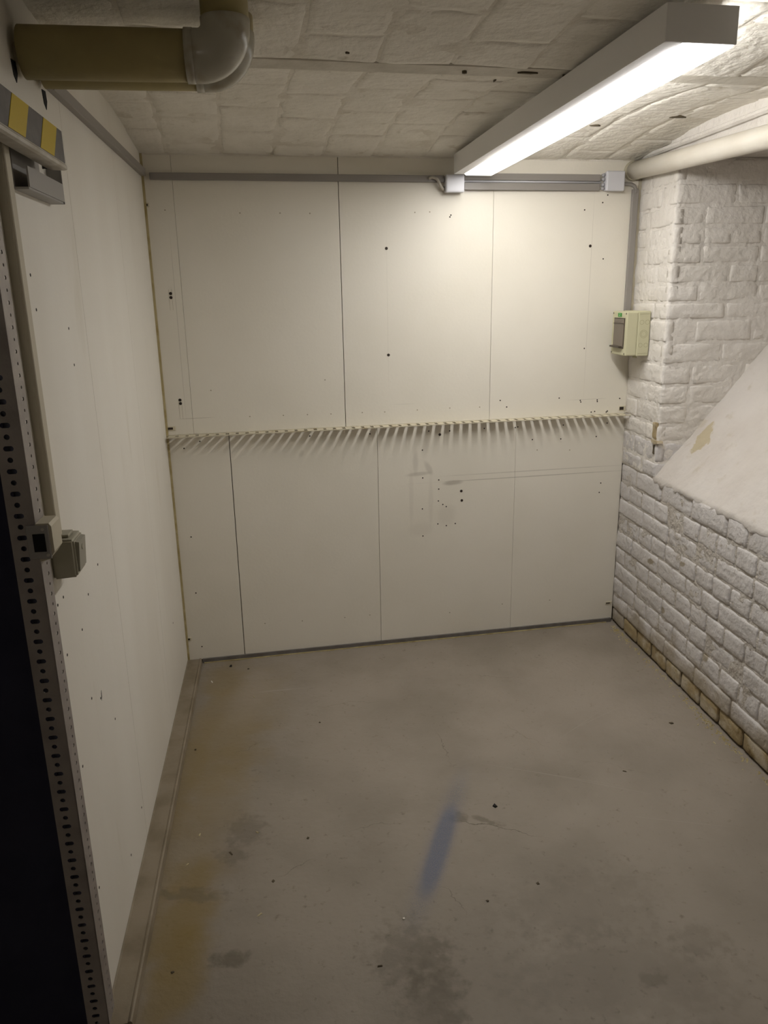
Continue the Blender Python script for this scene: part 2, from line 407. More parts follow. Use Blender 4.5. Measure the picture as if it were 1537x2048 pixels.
# ------------------------------------------------------------------ back wall with its boards
rnd = random.Random(4)
wall_back = obj('wall_back', nbox(-0.05, W + .05, .020, .12, 0, 2.12), m_joint, world_m=FB, kind='structure')
GAP = .0012
UP = [0.004, .111, .745, 1.387, W + .004]; LO = [.004, .2515, .881, 1.515, W + .003]
GU = {.745: .0013, .2515: .0015, .111: .0004, 1.387: .0006, .881: .0007, 1.515: .0004}
for row, z0, z1 in ((UP, 1.0345, 2.118), (LO, .016, 1.0315)):
    for a, b in zip(row[:-1], row[1:]):
        ga = GU.get(a, .0); gb = GU.get(b, .0)
        obj('panel', nbox(a + ga, b - gb, 0, .019, z0, z1, bev=.0008, seg=1), m_back, wall_back)
SCREWS = [(0.934, 1.756), (0.936, 1.33), (1.823, 1.76), (1.821, 1.331), (0.068, 1.594), (0.068, 1.579), (0.067, 1.177), (0.068, 1.163), (1.205, 1.883), (1.201, 1.876), (1.886, 1.707), (1.789, 1.904), (1.869, 1.933), (1.89, 1.963), (1.436, 1.117), (1.467, 1.087), (1.713, 1.116), (1.815, 1.101), (1.818, 1.094), (1.897, 1.1), (1.898, 1.093), (2.007, 1.102), (1.871, 1.046), (1.888, 1.048), (1.945, 1.043), (1.95, 1.047), (0.132, 1.003), (0.066, 0.977), (0.589, 1.002), (0.849, 0.998), (1.111, 0.997), (1.161, 0.979), (1.206, 0.993), (1.365, 0.996), (1.51, 0.993), (1.522, 0.995), (1.593, 0.934), (1.73, 0.93), (1.739, 0.993), (1.953, 0.992), (1.903, 0.932), (1.082, 0.914), (1.083, 0.788), (1.081, 0.645), (1.083, 0.517), (1.157, 0.774), (1.157, 0.732), (1.155, 0.677), (1.176, 0.659), (1.192, 0.648), (1.153, 0.569), (1.235, 0.565), (1.193, 0.558), (1.262, 0.716), (1.265, 0.672), (1.94, 0.71), (1.935, 0.665), (0.061, 0.335), (0.066, 0.078), (0.062, 0.592)]
DIMPLES = [(0.343, 1.097), (0.482, 1.095), (0.583, 1.094), (0.683, 1.092), (0.818, 1.092), (0.916, 1.09), (1.06, 1.092), (1.206, 1.094), (1.342, 1.092), (0.075, 1.9), (0.356, 1.89), (0.511, 1.89), (0.628, 1.889), (1.054, 1.893), (1.116, 1.895), (0.193, 1.211), (0.663, 1.236), (0.35, 0.161), (0.518, 0.156), (0.713, 0.153), (0.83, 0.154), (1.212, 0.128), (1.471, 0.146), (1.712, 0.143), (1.776, 0.876), (1.618, 0.885)]
BIG = {(0.934, 1.756), (0.936, 1.33), (1.823, 1.76), (0.068, 1.594), (0.068, 1.579), (0.067, 1.177), (0.068, 1.163), (1.262, .716), (1.265, .672), (1.161, .979)}
me_s = mesh_from(disc(bmesh.new(), (0, .002, 0), .0032, -.0026, 'y', 8), 'screw', mats=(m_screw,))
me_b = mesh_from(disc(bmesh.new(), (0, .002, 0), .0062, -.0028, 'y', 10), 'screw_hole', mats=(m_screw,))
me_d = mesh_from(disc(bmesh.new(), (0, .002, 0), .0030, -.0024, 'y', 8), 'nail_head', mats=(m_dimple,))
for p in SCREWS:
    obj('screw', me_b if p in BIG else me_s, None, wall_back, T(FB, p[0], 0, p[1]))
for p in DIMPLES:
    obj('nail_head', me_d, None, wall_back, T(FB, p[0], 0, p[1]))
# slotted corner brackets let into the boards
for (u0, u1, z0, z1) in ((.004, .018, 1.910, 1.926), (.004, .040, 1.054, 1.071), (.004, .024, .112, .128), (2.004, 2.036, .092, .106), (2.006, 2.037, 1.046, 1.068)):
    br = obj('corner_bracket', nbox(u0, u1, -.003, .004, z0, z1, bev=.001, seg=1), m_ledge, wall_back)
    obj('slot', nbox(u0 + .002, u1 - (u1 - u0) * .3, -.0036, .001, z0 + .004, z1 - .004), m_screw, br)
# torn paper strip marks left of the upper row
for (u, z) in ((.067, 1.13), (.067, 1.56)):
    obj('pencil_strip', nbox(u - .006, u - .0052, -.0006, .001, z - .03, z + .05), m_dimple, wall_back)
    obj('pencil_strip', nbox(u + .0052, u + .006, -.0006, .001, z - .03, z + .05), m_dimple, wall_back)

# perforated ledge between the two rows of boards: light falls through its slots
bm = bmesh.new()
zl0, zl1 = 1.0318, 1.0340
box(bm, 0.004, W - .003, -.008, .010, zl0, zl1)
box(bm, 0.004, W - .003, -.058, -.0535, zl0 - .0005, zl1 + .001)
p = .0405; x = .010
while x < W - .02:
    box(bm, x, min(x + .0270, W - .004), -.0538, -.0078, zl0, zl1)
    x += p
obj('trim_1', bm, m_ledge, world_m=FB, kind='structure')['label'] = 'thin cream perforated ledge across the back wall between the board rows'
# grey skirting on the back wall
bm = bmesh.new()
relief(bm, .064, W - .004, 0, .020, 60, 2, lambda x, z: -.008 + .0015 * nz(x, z, 0, 14), .004)
obj('baseboard_back', bm, m_base, world_m=FB, kind='structure')['label'] = 'low dark grey strip along the foot of the back wall'
bm = bmesh.new()
relief(bm, .07, W - .03, 0, .004, 160, 1, lambda x, z: -.012 + .006 * nz(x, z, 2, 20), -.004)
obj('trim_2', bm, m_foam, world_m=FB, kind='structure')['label'] = 'thin yellowish filler bead under the grey strip of the back wall'
# sealant in the left corner and filler strip in the right corner
bm = bmesh.new(); relief(bm, .0, .009, .02, 2.1, 1, 120, lambda x, z: -.004 + .003 * nz(x, z, 0, 18), .01)
obj('trim_3', bm, m_foam, world_m=FB, kind='structure')['label'] = 'yellowish sealant bead in the left back corner'
bm = bmesh.new(); relief(bm, W - .012, W + .01, 1.49, 2.02, 1, 60, lambda x, z: -.006 + .003 * nz(x, z, 0, 22), .01)
obj('trim_4', bm, m_trunk2, world_m=FB, kind='structure')['label'] = 'beige filler strip in the right back corner above the fuse box'
# crack line where the boards meet the ceiling
bm = bmesh.new(); relief(bm, .0, W, 2.094, 2.100, 150, 1, lambda x, z: -.003 + .004 * nz(x, z, 1, 16), .01)
obj('trim_5', bm, m_mortar_c, world_m=FB, kind='structure')['label'] = 'crumbly plaster edge between back wall and ceiling'

# ------------------------------------------------------------------ left wall with boards (local x is minus the distance from the corner)
wall_left = obj('wall_left', nbox(-1.735, .06, .017, .05, 0, 2.16), m_joint, world_m=FL, kind='structure')
for a, b in ((-.0, -.565), (-.565, -1.175), (-1.175, -1.74)):
    obj('panel', nbox(b + .0008, a - .0008, 0, .0165, .022, 2.16, bev=.0008, seg=1), m_left, wall_left)
LS = [(1.578, 1.626), (1.57, 1.561), (1.341, 1.516), (1.333, 1.434), (1.616, 1.179), (1.657, 0.99), (1.7, 0.99), (1.469, 0.921), (1.35, 0.952), (1.555, 0.871), (1.685, 0.873), (1.554, 0.699), (1.48, 0.658), (1.372, 0.538), (1.689, 0.611), (1.203, 0.145), (1.387, 0.132), (1.696, 0.301), (0.307, 0.335)]
for u, z in LS:
    obj('screw', me_s, None, wall_left, T(FL, -u, 0, z))
# chipped paint on the board edge near the post
for u, z, h in ((1.61, 1.68, .028), (1.63, 1.64, .016), (1.47, .66, .012)):
    bm = bmesh.new(); prism(bm, [(-.004, -h), (.002, -h * .3), (.004, h), (-.001, h * .5)], 'y', -.0005, .003)
    obj('paint_chip', bm, m_screw, wall_left, T(FL, -u, 0, z))
# plugged wall holes under the insulated pipes
for u, z in ((1.50, 2.0), (1.30, 1.995)):
    bm = bmesh.new(); prism(bm, [(-.016, .014), (.012, .016), (.016, -.004), (.004, -.022), (-.010, -.012)], 'y', -.0012, .003)
    obj('wall_hole', bm, m_black, wall_left, T(FL, -u, 0, z))

# steel floor rail along the left wall
bm = bmesh.new()
prism(bm, [(0, 0), (-.063, 0), (-.063, .004), (-.060, .021), (-.056, .0235), (-.052, .0215), (-.050, .019), (-.004, .019), (0, .022)], 'x', -1.80, .0)
o = obj('floor_rail', bm, m_rail, world_m=FL)
tag(o, 'dusty steel channel lying on the floor along the left wall', 'rail')

# ------------------------------------------------------------------ right wall: core, mortar beds and single bricks
rnd = random.Random(11)
U_END = 3.9
bm = bmesh.new()
box(bm, -.02, U_END, .03, .80, 0, SILL - .03)                 # below the niche
box(bm, -.02, PIER - .022, .03, .80, SILL - .03, SOFFIT + .10)       # pier beside the niche
box(bm, PIER - .022, U_END, .03, .80, SOFFIT, SOFFIT + .12)          # lintel over the niche
box(bm, PIER - .022, U_END, .70, .80, SILL - .03, SOFFIT)            # rear of the niche
box(bm, 1.75, U_END, .03, .70, SILL - .03, SOFFIT)            # pier on the near side of the niche
wall_right = obj('wall_right', bm, m_mortar, world_m=FR, kind='structure')

def mort(x, z): return .0049 + .0046 * nz(x, z, .3, 13) + .0034 * nz(x, z, 4, 48)
bm = bmesh.new(); relief(bm, -.004, 2.3, 0, .084, 160, 6, lambda x, z: mort(x, z) + .010, .06)
obj('mortar_bed', bm, m_browncrumb, wall_right, FR, smooth=True, label='dark damp mortar of the lowest course')
bm = bmesh.new(); relief(bm, -.004, 2.3, .080, SILL - .004, 200, 66, mort, .04)
obj('mortar_bed', bm, m_mortar, wall_right, FR, smooth=True)
bm = bmesh.new(); relief(bm, -.004, PIER - .006, SILL - .006, SOFFIT, 30, 110, lambda x, z: mort(x, z) - .0036, .04)
obj('mortar_bed', bm, m_brickw, wall_right, FR, smooth=True)
bm = bmesh.new(); relief(bm, .004, .70, SILL - .01, SOFFIT, 56, 100, lambda x, z: mort(x + 5, z) - .0034, .03)
obj('mortar_bed', bm, m_brickw, wall_right, FV, smooth=True)

def brick_mesh(w, h, seed, rough=1.0, nx=10, nzz=5):
    """painted brick: worn outline, domed and dented front (towards -y), closed body"""
    r = random.Random(seed)
    ox, oz = r.uniform(0, 50), r.uniform(0, 50)
    bm = bmesh.new()
    def co(s, t):
        x, z = (s - .5) * w, (t - .5) * h
        e = min(min(s, 1 - s) * w, min(t, 1 - t) * h)
        roll = max(0.0, 1 - e / .0055)
        y = .0034 * roll * roll + rough * (.0028 * nz(x + ox, z + oz, 0, 17) + .0016 * nz(x + ox, z + oz, 9, 48))
        if s in (0, 1): x += .0035 * rough * nz(z + ox, seed, 0, 30)
        if t in (0, 1): z += .0030 * rough * nz(x + oz, seed, 5, 24)
        if s in (0, 1) and t in (0, 1): x *= .985; z *= .95
        return (x, y, z)
    def ease(k, n):           # denser rows at the rim
        t = k / n
        return 0.5 - 0.5 * math.cos(math.pi * t) if n > 3 else t
    g = [[bm.verts.new(co(ease(i, nx), ease(j, nzz))) for j in range(nzz + 1)] for i in range(nx + 1)]
    for i in range(nx):
        for j in range(nzz): bm.faces.new((g[i][j], g[i + 1][j], g[i + 1][j + 1], g[i][j + 1]))
    rim = [g[i][0] for i in range(nx + 1)] + [g[nx][j] for j in range(1, nzz + 1)] + [g[i][nzz] for i in range(nx - 1, -1, -1)] + [g[0][j] for j in range(nzz - 1, 0, -1)]
    bk = [bm.verts.new((v.co.x, .034, v.co.z)) for v in rim]
    n = len(rim)
    for i in range(n): bm.faces.new((rim[i], bk[i], bk[(i + 1) % n], rim[(i + 1) % n]))
    bm.faces.new(bk)
    return bm

LIB = {}
def brick_lib(kind, var, m, rough):
    key = (kind, var, m.name)
    if key not in LIB:
        w = {'s': .232, 'h': .112}[kind]
        LIB[key] = mesh_from(brick_mesh(w, .068, var * 7 + (0 if kind == 's' else 100), rough, 10 if kind == 's' else 7, 5), 'brick', True, (m,))
    return LIB[key]

def put_brick(F, u0, u1, z0, z1, m, n=0.0, rough=1.0, joint=.011):
    w = u1 - u0 - joint; h = z1 - z0 - joint
    if w < .02: return
    kind = 's' if w > .17 else 'h'
    me = brick_lib(kind, rnd.randrange(7), m, rough)
    o = bpy.data.objects.new('brick', me)
    S = Matrix.Diagonal((w / (.232 if kind == 's' else .112), 1, h / .068, 1))
    rot = Matrix.Rotation(rnd.uniform(-.012, .012), 4, 'Y')
    link(o, wall_right, T(F, (u0 + u1) / 2, n + rnd.uniform(-.0015, .0022), (z0 + z1) / 2) @ rot @ S)

COURSES = [0, .078, .156, .237, .317, .396, .477, .556, .635, .717, .803]
BOTTOM = [-.01, .128, .273, .414, .556, .682, .833, .967, 1.126, 1.288, 1.43, 1.57, 1.71, 1.85, 2.0]
for k in range(len(COURSES) - 1):
    z0, z1 = COURSES[k], COURSES[k + 1]
    if k == 0:
        for i, (a, b) in enumerate(zip(BOTTOM[:-1], BOTTOM[1:])):
            put_brick(FR, a, b, z0 + .004, z1 + .003, m_brick if i == 0 else m_ochre, n=.004, joint=.014)
        continue
    header = (k % 2 == 0)
    u = -.002 if k % 4 < 2 else (-.002)
    first = True
    while u < 2.05:
        step = (.124 if header else .247) * rnd.uniform(.95, 1.05)
        if first and not header: step = .165 if k % 4 == 1 else .25
        if first and header: step = .1
        if not header and rnd.random() < .12: step = .124
        first = False
        put_brick(FR, u, u + step, z0, z1, m_brick, joint=.0085, rough=1.35, n=rnd.choice((0, 0, 0, .0012, .0028)))
        u += step
UPPER = [.803, .87, .957, 1.030, 1.113, 1.195, 1.28, 1.366, 1.456, 1.525, 1.595, 1.67, 1.742, 1.814, 1.89, 1.97, 2.058]
for k in range(len(UPPER) - 1):
    z0, z1 = UPPER[k], UPPER[k + 1]
    m = m_brick if z1 < 1.0 else m_brickw
    cut = (.11 if k % 2 else .21)
    put_brick(FR, -.002, cut, z0, z1, m, n=-.001, rough=.75, joint=.009)
    put_brick(FR, cut, PIER + .004, z0, z1, m, n=-.001, rough=.75, joint=.008)
    # reveal bricks, seen frontally
    u = -.004
    first = True
    while u < .68:
        if first: step = .128 if k % 2 else .25
        else: step = .247 * rnd.uniform(.93, 1.05)
        if rnd.random() < .25: step = .125
        first = False
        u1 = min(u + step, .70)
        zs = SILL + SLOPE * u - .05
        if z1 > zs: put_brick(FV, u, u1, z0, z1, m, n=-.001, rough=1.5, joint=.010)
        u = u1
# broken corner of the pier showing bare brick
bm = brick_mesh(.040, .072, 77, 1.6, 6, 6)
bb = obj('broken_brick', bm, m_ochre, wall_right, T(FR, PIER - .024, -.0045, 1.004) @ Matrix.Rotation(.05, 4, 'Y'), smooth=True, label='bare broken brick at the pier edge')
bm = bmesh.new(); prism(bm, [(-.022, .004), (.030, .002), (.034, -.006), (.010, -.012), (-.018, -.010)], 'y', -.007, .02)
obj('mortar_lump', bm, m_ochre, bb, T(FR, PIER - .020, 0, .962))
bm = bmesh.new(); prism(bm, [(-.004, .018), (.005, .020), (.002, .004), (.007, -.020), (-.003, -.016), (.000, .002)], 'y', -.0055, .01)
obj('crack', bm, m_browncrumb, bb, T(FR, PIER - .022, 0, .925))

# sloping plaster sill of the niche
def silln(s, t):
    return .012 * nz(s * 2, t * 2, 0, 3) + .005 * nz(s, t, 2, 10) + .0014 * nz(s, t, 5, 45)
bm = bmesh.new()
NS, NT = 150, 70
L = .70
g = []
for i in range(NS + 1):
    row = []
    u = PIER - .012 + (1.76 - PIER) * i / NS
    for j in range(NT + 1):
        t = L * j / NT
        edge = 0.014 * nz(u, 0, 3, 9) + .012 * nz(u, 1, 3, 34)
        d = silln(u, t)
        tt = t if j else -.004 + edge * .3
        zz = SILL + SLOPE * t + d * .63 + (edge if j == 0 else 0) - (.006 if j == 0 else 0)
        row.append(bm.verts.new((u, tt - d * .77, zz)))
    g.append(row)
for i in range(NS):
    for j in range(NT): bm.faces.new((g[i][j], g[i + 1][j], g[i + 1][j + 1], g[i][j + 1]))
rim = [g[i][0] for i in range(NS + 1)] + [g[NS][j] for j in range(1, NT + 1)] + [g[i][NT] for i in range(NS - 1, -1, -1)] + [g[0][j] for j in range(NT - 1, 0, -1)]
bk = [bm.verts.new((v.co.x, max(v.co.y, 0) + .02, v.co.z - .03)) for v in rim]
for i in range(len(rim)): bm.faces.new((rim[i], bk[i], bk[(i + 1) % len(rim)], rim[(i + 1) % len(rim)]))
bm.faces.new(bk)
obj('niche_sill', bm, m_plaster, wall_right, FR, smooth=True, label='sloping plaster sill of the wall niche')
# strip of wall above the niche and a rounded plaster roll under the ceiling
bm = bmesh.new(); relief(bm, -.004, 2.4, SOFFIT - .004, 2.17, 200, 10, lambda x, z: .004 + .006 * nz(x, z, 2, 14) + .003 * nz(x, z, 5, 45), .05)
obj('lintel_plaster', bm, m_brickw, wall_right, FR, smooth=True)
bm = bmesh.new()
prism(bm, [(.03, 2.098), (-.012, 2.096), (-.020, 2.103), (-.018, 2.113), (-.006, 2.118), (.03, 2.12)], 'x', .02, 2.4)
obj('plaster_ledge', bm, m_brickw, wall_right, FR)

# crumbs along the foot of the brick wall: flakes nobody could count
rnd2 = random.Random(5)
bm = bmesh.new()
for i in range(900):
    u = rnd2.uniform(.06, 1.55); s = rnd2.uniform(.0015, .0055)
    dens = .4 + .6 * max(0, math.sin(u * 7 + 1.0))
    if rnd2.random() > dens: continue
    n = -abs(rnd2.gauss(0, .016)) - .002
    a = rnd2.uniform(0, 6.28)
    c = Vector((u, n, 0))
    vs = [bm.verts.new(c + Vector((math.cos(a + k * 2.1) * s * rnd2.uniform(.6, 1.4), math.sin(a + k * 2.1) * s * rnd2.uniform(.6, 1.4), 0))) for k in range(3)]
    top = bm.verts.new(c + Vector((0, 0, s * rnd2.uniform(.5, 1.0))))
    bm.faces.new(vs)
    for k in range(3): bm.faces.new((vs[k], vs[(k + 1) % 3], top))
o = obj('wall_crumbs', bm, m_foam, world_m=FR)
o['kind'] = 'stuff'; tag(o, 'yellowish brick crumbs along the foot of the brick wall', 'crumbs')

# ------------------------------------------------------------------ ceiling: shallow vaults of plastered blocks and a beam flange
rnd = random.Random(21)
FLANGE = (1.055, 1.128)
FC = frame(BL, TB, NB)                 # local x right, local -y towards the viewer, z up
bm = bmesh.new()
NU, NV = 130, 110
def ceil_base(u, v):
    z = vault(v) + .0036 + .0052 * nz(u, v, 0, 11) + .0022 * nz(u, v, 4, 42)
    if FLANGE[0] - .012 < v < FLANGE[1] + .012: z = vault(v) + .016
    return z
us = [-.12 + (W + .26) * i / NU for i in range(NU + 1)]
vs_ = [-.05 + 2.15 * j / NV for j in range(NV + 1)]
g = [[bm.verts.new((u, -v, ceil_base(u, v))) for v in vs_] for u in us]
for i in range(NU):
    for j in range(NV): bm.faces.new((g[i][j], g[i][j + 1], g[i + 1][j + 1], g[i + 1][j]))
rim = [g[i][0] for i in range(NU + 1)] + [g[NU][j] for j in range(1, NV + 1)] + [g[i][NV] for i in range(NU - 1, -1, -1)] + [g[0][j] for j in range(NV - 1, 0, -1)]
bk = [bm.verts.new((v.co.x, v.co.y, 2.30)) for v in rim]
for i in range(len(rim)): bm.faces.new((rim[i], bk[i], bk[(i + 1) % len(rim)], rim[(i + 1) % len(rim)]))
bm.faces.new(bk)
ceiling = obj('ceiling', bm, m_mortar_c, world_m=FC, kind='structure', smooth=True)

def ceil_block(u0, u1, v0, v1, seed):
    r = random.Random(seed)
    sink = r.uniform(-.0012, .0025); ox = r.uniform(0, 40)
    tilt = r.uniform(-.008, .008); tilt2 = r.uniform(-.006, .006)
    nx, nv = 9, 11
    bm = bmesh.new()
    def co(s, t):
        u = u0 + (u1 - u0) * s; v = v0 + (v1 - v0) * t
        e = min(min(s, 1 - s) * (u1 - u0), min(t, 1 - t) * (v1 - v0))
        roll = max(0.0, 1 - e / .010)
        if s in (0, 1): u += .006 * nz(v + ox, seed, 0, 18)
        if t in (0, 1): v += .005 * nz(u + ox, seed, 3, 15)
        z = vault(v) + sink + .0062 * roll * roll + .0028 * nz(u + ox, v, 1, 9) + .0014 * nz(u + ox, v, 2, 36)
        z += tilt * (s - .5) * (u1 - u0) * 2 + tilt2 * (t - .5) * (v1 - v0) * 2
        return (u, -v, z)
    ez = lambda k, n: .5 - .5 * math.cos(math.pi * k / n)
    g = [[bm.verts.new(co(ez(i, nx), ez(j, nv))) for j in range(nv + 1)] for i in range(nx + 1)]
    for i in range(nx):
        for j in range(nv): bm.faces.new((g[i][j], g[i][j + 1], g[i + 1][j + 1], g[i + 1][j]))
    rim = [g[i][0] for i in range(nx + 1)] + [g[nx][j] for j in range(1, nv + 1)] + [g[i][nv] for i in range(nx - 1, -1, -1)] + [g[0][j] for j in range(nv - 1, 0, -1)]
    bk = [bm.verts.new((v.co.x, v.co.y, v.co.z + .035)) for v in rim]
    for i in range(len(rim)): bm.faces.new((rim[i], bk[i], bk[(i + 1) % len(rim)], rim[(i + 1) % len(rim)]))
    bm.faces.new(bk)
    return bm
seed = 0
for va, vb in ((-.03, FLANGE[0] - .004), (FLANGE[1] + .004, 2.02)):
    u = -.09; colm = 0
    while u < W + .08:
        w = .196 * rnd.uniform(.95, 1.05)
        v = va; first = True
        while v < vb - .02:
            l = .285 * rnd.uniform(.94, 1.06)
            if first and colm % 2: l = .145
            first = False
            v1 = min(v + l, vb)
            if vb - v1 < .06: v1 = vb
            seed += 1
            me = mesh_from(ceil_block(u + .002, u + w - .002, v + .002, v1 - .002, seed), 'block', True, (m_ceil,))
            link(bpy.data.objects.new('ceiling_block', me), ceiling, FC)
            v = v1
        u += w; colm += 1
# steel beam flange set into the ceiling
bm = bmesh.new()
NX = 180
pts = []
A = []; B = []
zf = vault(1.09) + .011
for i in range(NX + 1):
    u = -.1 + (W + .22) * i / NX
    A.append((bm.verts.new((u, -FLANGE[0] - .004 * nz(u, 0, 0, 16) + .006, zf)), bm.verts.new((u, -FLANGE[0] + .02, zf + .04))))
    B.append((bm.verts.new((u, -FLANGE[1] - .002 * nz(u, 3, 0, 10), zf)), bm.verts.new((u, -FLANGE[1] - .02, zf + .04))))
for i in range(NX):
    bm.faces.new((A[i][0], B[i][0], B[i + 1][0], A[i + 1][0]))
    bm.faces.new((A[i][0], A[i + 1][0], A[i + 1][1], A[i][1]))
    bm.faces.new((B[i][0], B[i][1], B[i + 1][1], B[i + 1][0]))
    bm.faces.new((A[i][1], A[i + 1][1], B[i + 1][1], B[i][1]))
obj('beam_flange', bm, m_beamflange, ceiling, FC, label='steel beam flange in the ceiling')
# dark pits and broken-out spots
PITS = [(1.10, 1.10, .030, .006), (1.25, 1.09, .045, .005), (.93, 1.09, .007, .006), (1.05, .98, .003, .010), (1.62, .42, .020, .010), (1.86, .55, .040, .010), (1.30, .35, .016, .005), (.61, 1.19, .006, .004), (1.55, .75, .010, .005)]
for i, (u, v, a, b) in enumerate(PITS):
    bm = bmesh.new(); r = random.Random(i + 40)
    ring = [(u + a * r.uniform(.7, 1.2) * math.cos(k * math.pi / 5), -v + b * r.uniform(.6, 1.3) * math.sin(k * math.pi / 5)) for k in range(10)]
    z = vault(v)
    prism(bm, ring, 'z', z - .0022 + (.007 if FLANGE[0] < v < FLANGE[1] else 0), z + .02)
    obj('ceiling_pit', bm, m_browncrumb, ceiling, FC)
# rest of the slab above the passage behind the viewer
bm = bmesh.new(); box(bm, -1.9, W + 1.2, -4.95, -2.10, 2.13, 2.30); box(bm, -1.9, -.12, -2.10, -1.70, 2.13, 2.30); box(bm, W + .14, W + 1.2, -2.1, .3, 2.13, 2.30)
obj('ceiling_slab', bm, m_ceil, ceiling, FC)

# ------------------------------------------------------------------ passage behind the viewer
bm = bmesh.new(); box(bm, -2.6, 2.4, -1.7, -1.6, 0, 2.3)
obj('wall_front', bm, m_corr, world_m=Matrix.Identity(4), kind='structure')['label'] = 'plain plaster wall of the passage behind the viewer'
bm = bmesh.new(); box(bm, -2.7, -2.6, -1.7, 1.7, 0, 2.3)
obj('wall_passage', bm, m_corr, world_m=Matrix.Identity(4), kind='structure')['label'] = 'plain plaster wall at the far left of the passage'

# small bulkhead lamp on the ceiling of that passage
PL = thing('passage_lamp', 'round white bulkhead lamp on the passage ceiling behind the viewer', 'lamp', Matrix.Translation((-.25, -.95, 2.13)))
obj('base_plate', tube(bmesh.new(), [(-.25, -.95, 2.129), (-.25, -.95, 2.105)], [.135, .130], 32), m_housing, PL, Matrix.Identity(4))
m_glow3 = bpy.data.materials.new('passage_globe'); m_glow3.use_nodes = True
_b3 = m_glow3.node_tree.nodes['Principled BSDF']
_b3.inputs['Emission Color'].default_value = (1.0, .93, .84, 1); _b3.inputs['Emission Strength'].default_value = PASSAGE_STRENGTH
obj('globe', tube(bmesh.new(), [(-.25, -.95, 2.106), (-.25, -.95, 2.085), (-.25, -.95, 2.062), (-.25, -.95, 2.048), (-.25, -.95, 2.042)], [.115, .112, .095, .060, .015], 32), m_glow3, PL, Matrix.Identity(4), smooth=True)

# ------------------------------------------------------------------ lamp (batten with a diffuser below and on its right side)
A0 = Vector((.666, 1.765, 0)); A1 = Vector((.379, 3.290, 0))
axis = (A1 - A0).normalized(); side = Vector((axis.y, -axis.x, 0))       # side = to the right
LEN = (A1 - A0).length
zt0, zt1 = 2.132, 2.100
up = (Z * LEN + (-axis) * (zt1 - zt0)).normalized(); ax3 = up.cross(side) * -1
ax3 = side.cross(up) * -1
ax3 = Vector((axis.x * LEN, axis.y * LEN, zt1 - zt0)).normalized(); up = side.cross(ax3)
FLAMP = Matrix.Translation(A0 + Z * zt0) @ Matrix((side, ax3, up)).transposed().to_4x4()
LEN = math.hypot(LEN, zt1 - zt0)
HW = .0805; HH = .071
lamp = thing('light_fixture', 'long white batten light with glowing diffuser under the ceiling', 'lamp', FLAMP)
bm = bmesh.new()
prism(bm, [(-HW, 0), (HW, 0), (HW, -.014), (HW - .006, -.014), (HW - .006, -.005), (-HW + .004, -.005), (-HW + .004, -.068), (-HW + .040, -.068), (-HW + .040, -HH), (-HW, -HH)], 'y', .004, LEN - .004)
obj('housing', bm, m_housing, lamp, FLAMP)
bm = nbox(-HW, HW, 0, .005, -HH, 0, bev=.0015, seg=2)
obj('end_cap', bm, m_housing, lamp, FLAMP)
bm = nbox(-HW, HW, LEN - .005, LEN, -HH, 0, bev=.0015, seg=2)
obj('end_cap', bm, m_housing, lamp, FLAMP)
bm = bmesh.new()
prism(bm, [(-HW + .041, -.010), (HW - .002, -.015), (HW - .002, -HH + .001), (HW - .008, -HH - .005), (-HW + .048, -HH - .005), (-HW + .041, -HH + .001)], 'y', .006, LEN - .006)
bm.normal_update(); bmesh.ops.recalc_face_normals(bm, faces=bm.faces)
for f in bm.faces:
    if f.normal.x > .8: f.material_index = 1
obj('diffuser', bm, [m_glow, m_glow2], lamp, FLAMP, label='glowing white diffuser')

# ------------------------------------------------------------------ cable trunking
def trunking(name_label, F, x0, x1, d, z0, z1, m=m_trunk, seam=True):
    t = thing('cable_trunking', name_label, 'cable trunking', T(F, (x0 + x1) / 2, 0, z0), 'grey cable trunking runs')
    G = F
    obj('channel', nbox(x0, x1, -d * .72, 0, z0, z1), m, t, G)
    vert = (z1 - z0) > (x1 - x0)
    if vert: obj('cover', nbox(x0 - .0006, x1 + .0006, -d, -d * .66, z0 + .0005, z1 - .0005, bev=.0016, seg=1), m, t, G)
    else: obj('cover', nbox(x0 + .0005, x1 - .0005, -d, -d * .66, z0 - .0006, z1 + .0006, bev=.0016, seg=1), m, t, G)
    return t
trunking('long grey cable trunking from the left corner to the lamp end on the back wall', FB, .030, 1.172, .016, 2.006, 2.030)
trunking('upper grey cable trunking between the two junction boxes', FB, 1.256, 1.846, .016, 2.015, 2.040)
trunking('lower grey cable trunking between the two junction boxes', FB, 1.256, 1.846, .016, 1.978, 2.005)
trunking('vertical grey cable trunking running down to the fuse box', FB, 1.997, 2.023, .016, 1.47, 1.985)
trunking('grey cable trunking high on the left wall', FL, -1.275, -.012, .018, 2.018, 2.044)
trunking('vertical beige cable trunking on the left wall down to the light switch', FL, -1.700, -1.672, .020, 1.125, 2.12, m_trunk2)

